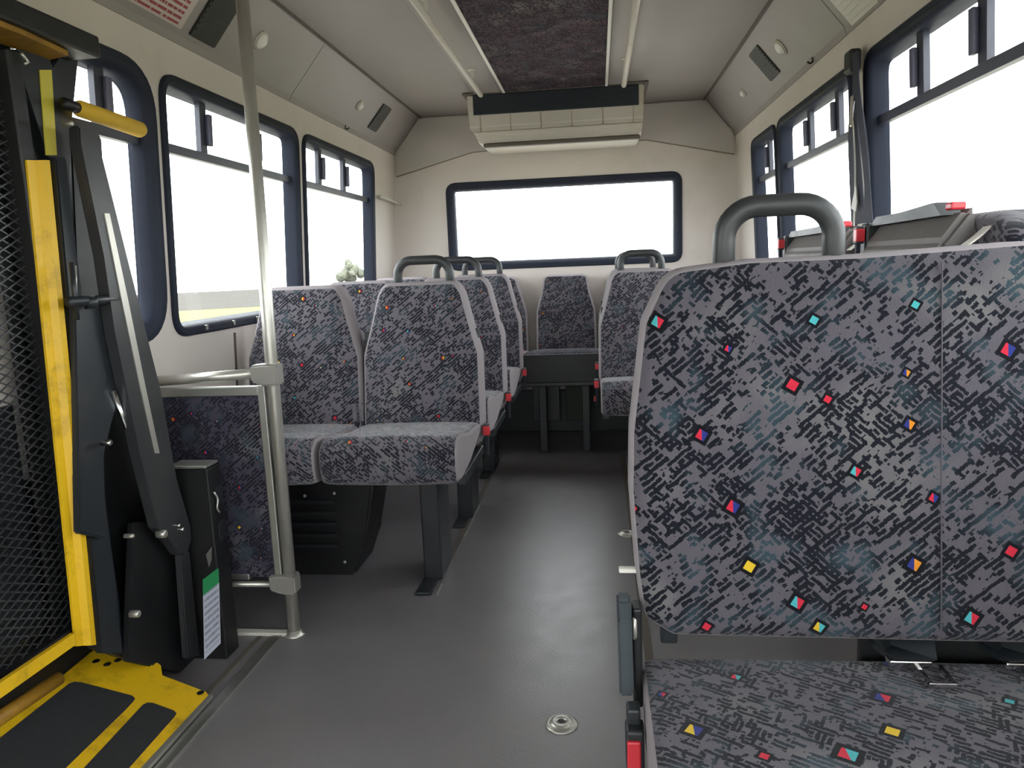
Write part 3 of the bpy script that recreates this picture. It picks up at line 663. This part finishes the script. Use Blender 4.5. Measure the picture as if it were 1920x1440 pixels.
# folded platform: expanded metal in a dark frame
bm = nb()
y0, y1, z0, z1 = 1.12, 1.66, .31, 1.70
def clip(p, q):
    (a, b), (c, d) = p, q; t0, t1 = 0, 1; dx, dy = c - a, d - b
    for pp, qq in ((-dx, a - y0), (dx, y1 - a), (-dy, b - z0), (dy, z1 - b)):
        if pp == 0:
            if qq < 0: return None
        else:
            r = qq / pp
            if pp < 0: t0 = max(t0, r)
            else: t1 = min(t1, r)
    return None if t0 >= t1 else ((a + dx * t0, b + dy * t0), (a + dx * t1, b + dy * t1))
pz, py = .022, .046
slope = pz / py
n = int((z1 - z0 + (y1 - y0) * slope) / pz) + 2
for sgn in (1, -1):
    for k in range(-2, n + 30):
        zb0 = z0 - (y1 - y0) * slope + k * pz if sgn > 0 else z0 + k * pz
        c = clip((y0, zb0), (y1, zb0 + sgn * (y1 - y0) * slope))
        if not c: continue
        (a, b), (c_, d) = c
        x = XM + sgn * .0015; hw = .0017; q = [(x, a, b - hw), (x, c_, d - hw), (x, c_, d + hw), (x, a, b + hw)]
        prism(bm, q, (-.003, 0, 0))
mesh = obj('platform_mesh', bm, 'beam', t); mesh['kind'] = 'stuff'
bm = nb(); box(bm, (-1.145, 1.655, .27), (-1.09, 1.70, 1.72), .004); box(bm, (-1.145, 1.10, .292), (-1.10, 1.70, .33), .004); box(bm, (-1.160, 1.62, .32), (-1.150, 1.86, 1.72), .002); obj('platform_frame', bm, 'black', t)
bm = nb(); box(bm, (-1.21, 1.08, .32), (-1.19, 1.64, .90), .004); obj('outer_barrier', bm, 'dkgrey', t)
bm = nb(); box(bm, (-1.226, .95, .001), (-1.214, 2.2, .90), .003); obj('outer_plate', bm, 'black', t)
for k in range(3): bm = nb(); box(bm, (-1.185, 1.25 + .12 * k, .55), (-1.17, 1.29 + .12 * k, 1.0 + .05 * k), .004); obj('stiffener', bm, 'alu' if k == 1 else 'black', t)
# yellow side guard, folded angle profile, leaning slightly
A = PX(50, 300, 'x', -1.085); B = PX(92, 302, 'x', -1.085); C = PX(178, 1207, 'x', -1.085); D = PX(143, 1212, 'x', -1.085)
bm = nb()
def lerp(a, b, k): return a + (b - a) * k
fr = [0, .30, .42, .68, .80, 1.0]; xx = [0, .004, .020, .020, .004, 0]
for side in (0, 1): pass
tops = [lerp(A, B, k) + Vector((x, 0, 0)) for k, x in zip(fr, xx)]; bots = [lerp(D, C, k) + Vector((x, 0, 0)) for k, x in zip(fr, xx)]
for i in range(5): prism(bm, [tops[i], tops[i + 1], bots[i + 1], bots[i]], (-.006, 0, 0))
g = obj('side_guard', bm, 'yellow', t)
for k in (.12, .27, .44, .62, .77, .9):
    p = lerp(lerp(A, D, k), lerp(B, C, k), .86) + Vector((.004, 0, 0)); bm = nb(); lathe(bm, [(.005, 0), (.005, .002), (.002, .003)], Matrix.Translation(p) @ Matrix.Rotation(math.radians(90), 4, 'Y'), 10); obj('rivet', bm, 'black', g)
# tower housing
def poly(pix, X, dx, name, m, bev=.004, par=None):
    bm = nb(); prism(bm, [PX(u, v, 'x', X) for u, v in pix], (dx, 0, 0))
    if bev: bmesh.ops.bevel(bm, geom=bm.edges[:], offset=bev, segments=2, affect='EDGES')
    return obj(name, bm, m, par or t)
tw = poly([(33, 92), (93, 92), (93, 118), (101, 132), (112, 112), (112, 92), (150, 95), (134, 235), (128, 330), (150, 600), (205, 1000), (240, 1235), (180, 1215), (95, 300), (45, 160)], -1.092, -.03, 'tower', 'dkgrey')
poly([(75, 131), (97, 131), (107, 291), (87, 291)], -1.0885, -.003, 'decal', 'decal', 0, tw)
poly([(104, 295), (125, 295), (232, 1225), (190, 1225)], -1.07, -.02, 'tower_post', 'dkgrey')
poly([(132, 235), (150, 600), (165, 720), (215, 1230), (330, 1240), (300, 1000), (240, 740), (195, 560), (175, 250)], -1.13, -.02, 'back_plate', 'black')
poly([(148, 235), (184, 247), (192, 262), (190, 295), (238, 480), (302, 735), (330, 900), (358, 985), (360, 1010), (352, 1040), (335, 1040), (318, 1010), (295, 990), (262, 850), (215, 620), (195, 480), (150, 270)], -1.018, -.03, 'main_arm', 'beam')
poly([(196, 400), (206, 400), (240, 560), (272, 720), (300, 850), (292, 850), (262, 720), (228, 560)], -1.015, -.008, 'arm_highlight', 'steel', .001)  # bright strip modelled in place of the highlight along the arm
poly([(140, 560), (200, 560), (232, 640), (236, 690), (222, 740), (192, 850), (200, 1010), (150, 1000)], -1.05, -.02, 'link_plate', 'dkgrey')
poly([(250, 980), (345, 975), (362, 1040), (372, 1240), (390, 1245), (340, 1262), (240, 1240)], -1.06, -.02, 'lower_link', 'black')
poly([(338, 1040), (356, 1030), (376, 1230), (352, 1235)], -1.018, -.02, 'lower_beam', 'beam')
for (u, v, r, m_) in ((308, 1001, .012, 'steel'), (335, 985, .006, 'chrome'), (342, 992, .007, 'chrome'), (258, 1151, .010, 'steel'), (247, 1005, .006, 'steel'), (205, 830, .008, 'chrome'), (132, 232, .006, 'steel')):
    p = PX(u, v, 'x', -1.013); bm = nb(); lathe(bm, [(r, -.02), (r, .003), (r * .7, .006)], Matrix.Translation(p) @ Matrix.Rotation(math.radians(90), 4, 'Y'), 14); obj('bolt', bm, m_, t)
bm = nb(); tube(bm, [PX(212, 732, 'x', -1.045), PX(258, 858, 'x', -1.045)], .007, 12); obj('hydraulic_rod', bm, 'chrome', t, True)
bm = nb(); tube(bm, [PX(258, 858, 'x', -1.05), PX(300, 985, 'x', -1.05)], .016, 14); obj('hydraulic_cylinder', bm, 'black', t, True)
bm = nb(); tube(bm, [PX(128, 566, 'x', -1.03), PX(226, 560, 'x', -1.03)], .013, 12); tube(bm, [PX(134, 492, 'x', -1.03), PX(145, 600, 'x', -1.03)], .006, 10); tube(bm, [PX(168, 556, 'x', -1.025), PX(172, 578, 'x', -1.025)], .016, 12); obj('hinge_shaft', bm, 'dkgrey', t, True)
bm = nb(); tube(bm, [PX(140, 498, 'x', -1.03), PX(142, 560, 'x', -1.03)], .004, 8); obj('lock_pin', bm, 'steel', t, True)
# padded handrail and its carrier bar
a, b = PX(150, 204, 'x', -1.06), PX(262, 243, 'x', -1.06)
dr = (b - a).normalized()
bm = nb(); tube(bm, [a - dr * .012, a - dr * .006, a, b, b + dr * .010, b + dr * .014], .021, 18, radii=[.014, .019, .021, .022, .017, .008]); obj('padded_handrail', bm, 'yellowpad', t, True)
bm = nb(); tube(bm, [a - dr * .06, a], .014, 12); obj('handrail_socket', bm, 'black', t, True)
bm = nb(); tube(bm, [PX(40, 100, 'x', -1.075), PX(46, 108, 'x', -1.075), PX(53, 116, 'x', -1.075), PX(46, 120, 'x', -1.075)], .004, 8); obj('spring_clip', bm, 'steel', t, True)
# header housing with yellow bar below it
bm = nb(); a = PX(182, 72, 'x', -1.0); box(bm, (-1.135, 1.0, 1.742), (-1.0, 1.865, 1.795), .006); obj('header_housing', bm, 'black', t)
bm = nb(); prism(bm, [(-1.012, .98, 1.741), (-1.012, 1.62, 1.741), (-1.03, 1.78, 1.741), (-1.10, 1.80, 1.741), (-1.13, .98, 1.741)], (0, 0, -.012)); obj('top_bar', bm, 'yellow2', t)
# lower frame bar, roller and tilted bridge plate with grip pads
bm = nb(); prism(bm, [PX(140, 1187, 'x', -1.07), PX(-70, 1328, 'x', -1.07), PX(-70, 1360, 'x', -1.07), PX(142, 1209, 'x', -1.07)], (-.012, 0, 0)); obj('lower_guard', bm, 'yellow', t)
bm = nb(); tube(bm, [PX(110, 1272, 'x', -1.14), PX(-80, 1400, 'x', -1.14)], .017, 14); obj('roller', bm, 'yellow2', t, True)
bm = nb(); box(bm, (-1.19, 1.0, .0), (-1.16, 2.0, .12), .004); obj('sill_channel', bm, 'black', t)
def TP(u, v, h=0.0):
    d = CF + CR * ((u - 960) / FPX) - CU * ((v - 720) / FPX); nrm = Vector((.426, 0, 1)); c = .02 - .885 * .426 + h; k = (c - CP.dot(nrm)) / d.dot(nrm); return CP + d * k
def slab(pix, h, th, name, m, par=None):
    bm = nb(); prism(bm, [TP(u, v, h) for u, v in pix], (0, 0, -th)); return obj(name, bm, m, par or t)
pl = slab([(175, 1219), (192, 1222), (296, 1243), (302, 1248), (304, 1266), (386, 1297), (391, 1303), (388, 1311), (240, 1470), (150, 1570), (-150, 1560), (-80, 1430)], 0, .006, 'bridge_plate', 'yellow')
slab([(130, 1281), (140, 1278), (152, 1279), (248, 1304), (253, 1309), (250, 1314), (235, 1330), (60, 1500), (-110, 1470)], .0025, .002, 'grip_pad', 'grip', pl)
slab([(268, 1321), (277, 1317), (288, 1318), (326, 1332), (331, 1337), (327, 1343), (205, 1480), (120, 1480)], .0025, .002, 'grip_pad', 'grip', pl)
for u, v in ((376, 1299), (180, 1240), (201, 1246), (221, 1238)):
    p = TP(u, v, .003); bm = nb(); lathe(bm, [(.010, 0), (.010, .001), (.009, .002)], Matrix.Translation(p), 14); obj('plate_hole', bm, 'black', pl)
slab([(392, 1302), (399, 1302), (250, 1470), (236, 1470)], .001, .010, 'plate_edge', 'alu', pl)
# pump box
t2 = thing('pump_box', 'black upright hydraulic pump box with pale lid and label beside the partition', 'pump box', (0, 0, 0))
bm = nb(); box(bm, (-1.075, 2.055, .001), (-.948, 2.135, .617), .004); casing = obj('casing', bm, 'black', t2)
bm = nb(); box(bm, (-1.075, 2.057, .618), (-.953, 2.133, .627), .002); obj('lid', bm, 'alu', t2)
for z in (.55, .44): bm = nb(); box(bm, (-.948, 2.085, z - .06), (-.945, 2.122, z + .0), .003); obj('recess_cover', bm, 'dkgrey', t2)
bm = nb(); tube(bm, bez([(-.945, 2.075, .54), (-.940, 2.085, .515), (-.940, 2.075, .49), (-.942, 2.09, .47)], 10), .003, 6); obj('latch_wire', bm, 'steel', t2, True)
q = [PX(380, 1087, 'x', -.9465), PX(383, 1237, 'x', -.9465), PX(414, 1206, 'x', -.9465), PX(410, 1064, 'x', -.9465)]
bm = nb(); f = bm.faces.new([bm.verts.new(p) for p in q])
for l, uv in zip(f.loops, ((0, 1), (0, 0), (1, 0), (1, 1))): l[bm.loops.layers.uv.active].uv = uv
g = obj('label', bm, 'label', t2)
q = [PX(386, 1040, 'x', -.9460), PX(392, 1064, 'x', -.9460), PX(397, 1050, 'x', -.9460), PX(397, 1025, 'x', -.9460)]
bm = nb(); bm.faces.new([bm.verts.new(p) for p in q]); obj('torn_sticker', bm, 'alu', t2)

# ------------------------------------------------------------------ rear air conditioner
t = thing('air_conditioner', 'cream rear air conditioner hung from the ceiling above the rear window', 'air conditioner', (0, 0, 0))
YA = 4.56
pr = [(.0, 2.182), (.0, 1.99), (.012, 1.945), (.05, 1.912), (.10, 1.902), (.60, 1.915), (.60, 2.182)]
bm = nb(); prism(bm, [(-.515, YA + a, b) for a, b in pr], (1.035, 0, 0))
for v in bm.verts:
    if v.co.z < 1.95: v.co.x *= .90 if v.co.x < 0 else .965
bmesh.ops.bevel(bm, geom=bm.edges[:], offset=.01, segments=2, affect='EDGES'); obj('casing', bm, 'cream', t)
bm = nb(); box(bm, (-.478, YA - .006, 2.062), (.487, YA + .02, 2.176), .003); gr = obj('intake_grille', bm, 'navy', t)
for k in range(8): bm = nb(); z = 2.068 + k * .0135; box(bm, (-.47, YA - .009, z), (.48, YA - .003, z + .004)); obj('slat', bm, 'navy', gr)
for x in (-.44, -.26, -.08, .10, .28, .455):
    bm = nb(); box(bm, (x - .002, YA - .0010, 1.965), (x + .002, YA + .003, 2.060)); obj('panel_seam', bm, 'seamline', t)
bm = nb(); box(bm, (-.51, YA - .0015, 1.964), (.51, YA + .003, 1.966)); obj('panel_seam', bm, 'seamline', t)
bm = nb(); box(bm, (-.435, YA + .055, 1.886), (.495, YA + .10, 1.905), .003); obj('outlet_slot', bm, 'joint', t)
bm = nb(); box(bm, (-.54, YA - .004, 2.178), (.545, YA + .60, 2.190), .002); obj('mounting_flange', bm, 'joint', t)

# ------------------------------------------------------------------ ceiling grab rails
for x, lab in ((-.393, 'white ceiling grab rail left of the carpeted headliner strip'), (.393, 'white ceiling grab rail right of the carpeted headliner strip')):
    t = thing('ceiling_rail', lab, 'grab rail', (0, 0, 0), 'ceiling grab rails')
    bm = nb(); tube(bm, [(x, .3, 2.125), (x, 4.30, 2.12), (x, 4.325, 2.12)], .014, 14, radii=[.014, .014, .009]); r_ = obj('rail', bm, 'cream', t, True)
    for y in (.8, 1.9, 2.95, 4.02):
        bm = nb(); tube(bm, bez([(x, y, 2.13), (x + .006, y - .01, 2.16), (x, y - .015, 2.188)], 8), .007, 8); lathe(bm, [(.022, 0), (.02, .004), (.01, .008)], Matrix.Translation((x, y - .015, 2.182)) @ Matrix.Rotation(math.pi, 4, 'X') @ Matrix.Translation((0, 0, -.002)), 14); obj('bracket', bm, 'cream', t)

# ------------------------------------------------------------------ fittings on the coves
def cove(s, y, k):
    """point on the cove, k 0 bottom .. 1 top"""
    return Vector((s * (wx(ZC) + (XC - wx(ZC)) * k), y, ZC + (ZH - ZC) * k))
def cove_axes(s):
    up = (cove(s, 0, 1) - cove(s, 0, 0)).normalized(); y = Vector((0, 1, 0)); n = up.cross(y).normalized()
    if n.z > 0: n = -n
    return up, y, n
def onc(u, v, s):
    up, y, n = cove_axes(s); d = CF + CR * ((u - 960) / FPX) - CU * ((v - 720) / FPX); k = (cove(s, 0, 0) - CP).dot(n) / d.dot(n); return CP + d * k
def cbox(bm, s, c, hy, hu, hn0, hn1, bev=.004):
    up, y, n = cove_axes(s); P = [c + y * a * hy + up * b * hu for a, b in ((-1, -1), (1, -1), (1, 1), (-1, 1))]
    prism(bm, [p + n * hn0 for p in P], n * (hn1 - hn0))
    if bev: bmesh.ops.bevel(bm, geom=bm.edges[:], offset=bev, segments=2, affect='EDGES')
def cove_vent(u, v, s, hy, hu, name, lab, cat, m='vent', nl=8, grp=None):
    t = thing(name, lab, cat, (0, 0, 0), grp); c = onc(u, v, s); bm = nb(); cbox(bm, s, c, hy, hu, -.002, .007); g = obj('grille_frame', bm, m, t); up, y, n = cove_axes(s)
    for k in range(nl):
        bm = nb(); cc = c + up * hu * (-.8 + 1.6 * (k + .5) / nl); cbox(bm, s, cc, hy * .88, hu * .35 / nl, .006, .010, 0); obj('louvre', bm, m, g)
    return t
cove_vent(407, 28, -1, .085, .105, 'speaker_grille', 'dark square speaker grille on the left cove beside the pole', 'speaker')
cove_vent(711, 221, -1, .085, .085, 'speaker_grille', 'small dark speaker grille on the left cove near the rear', 'speaker')
cove_vent(1434, 118, 1, .095, .085, 'speaker_grille', 'dark olive speaker grille on the right cove', 'speaker')
cove_vent(1600, -4, 1, .13, .07, 'air_vent', 'pale louvred air vent high on the right cove', 'vent', 'whitep', 5)
def dome(u, v, s, r, lab):
    t = thing('dome_light', lab, 'light', (0, 0, 0)); c = onc(u, v, s); up, y, n = cove_axes(s)
    m4 = Matrix.Translation(c) @ n.to_track_quat('Z', 'Y').to_matrix().to_4x4()
    bm = nb(); lathe(bm, [(r * 1.15, 0), (r * 1.15, .004), (r, .007)], m4, 24); obj('bezel', bm, 'cream', t)
    bm = nb(); lathe(bm, [(r * .98, .006), (r * .9, .012), (r * .6, .020), (r * .2, .024)], m4, 24); obj('lens', bm, 'lens', t)
dome(488, 75, -1, .034, 'round white dome light on the left cove next to the pole')
dome(673, 197, -1, .026, 'small round light on the left cove beside the rear speaker grille')
dome(1465, 88, 1, .034, 'round white dome light on the right cove above the olive grille')
dome(1395, 173, 1, .022, 'small round light on the right cove nearest the rear wall')
c = [onc(*p, -1) for p in ((238, -60), (392, -40), (345, 50), (205, -40))]
# warning sticker on the left cove
up, yv, n = cove_axes(-1)
t = thing('warning_sticker', 'white sticker with rows of red print on the left cove', 'sticker', (0, 0, 0))
p0 = onc(338, 54, -1); p0 = p0 + n * .003
bm = nb(); w_, h_ = .46, .135
f = bm.faces.new([bm.verts.new(q) for q in (p0 - yv * w_, p0, p0 + up * h_, p0 - yv * w_ + up * h_)])
for l, uv in zip(f.loops, ((0, 0), (1, 0), (1, 1), (0, 1))): l[bm.loops.layers.uv.active].uv = uv
g = bmesh.ops.extrude_face_region(bm, geom=bm.faces[:])
for e in g['geom']:
    if isinstance(e, bmesh.types.BMVert): e.co -= n * .0015
obj('sheet', bm, 'sticker', t)
for (u, v, s, lab) in ((1527, 112, 1, 'small dark hook below the right cove speaker'), (645, 238, -1, 'small dark clip on the lower edge of the left cove')):
    t = thing('coat_hook', lab, 'hook', (0, 0, 0)); c = onc(u, v, s); up, yv, n = cove_axes(s)
    bm = nb(); cbox(bm, s, c, .010, .014, -.002, .006, .002); obj('hook_base', bm, 'vent', t)
    bm = nb(); tube(bm, bez([c + n * .004, c + n * .02, c + n * .026 + up * .014], 8), .004, 8); obj('hook_arm', bm, 'vent', t)
# rear corner bracket stub and floor tie-down anchors
t = thing('wall_bracket', 'pale short bracket in the rear left corner beside the last window', 'bracket', (0, 0, 0))
bm = nb(); tube(bm, [(-1.14, 4.78, 1.645), (-1.13, 5.0, 1.64), (-1.12, 5.19, 1.625)], .012, 10); obj('rod', bm, 'whitep', t, True)
for (x, y, lab) in ((.112, 1.778, 'round steel tie-down anchor set in the aisle floor in the foreground'), (.335, 3.16, 'small steel floor anchor half hidden at the edge of the foreground bench')):
    t = thing('floor_anchor', lab, 'anchor', (x, y, 0)); bm = nb()
    lathe(bm, [(.043, 0), (.042, .003), (.034, .0055), (.032, .004), (.028, .009), (.024, .011), (.010, .011), (.009, .006)], Matrix.Identity(4), 32); obj('ring', bm, 'steel', t, True)
    bm = nb(); lathe(bm, [(.009, .004), (.009, .0105), (.004, .011)], Matrix.Identity(4), 16); obj('socket', bm, 'black', t)
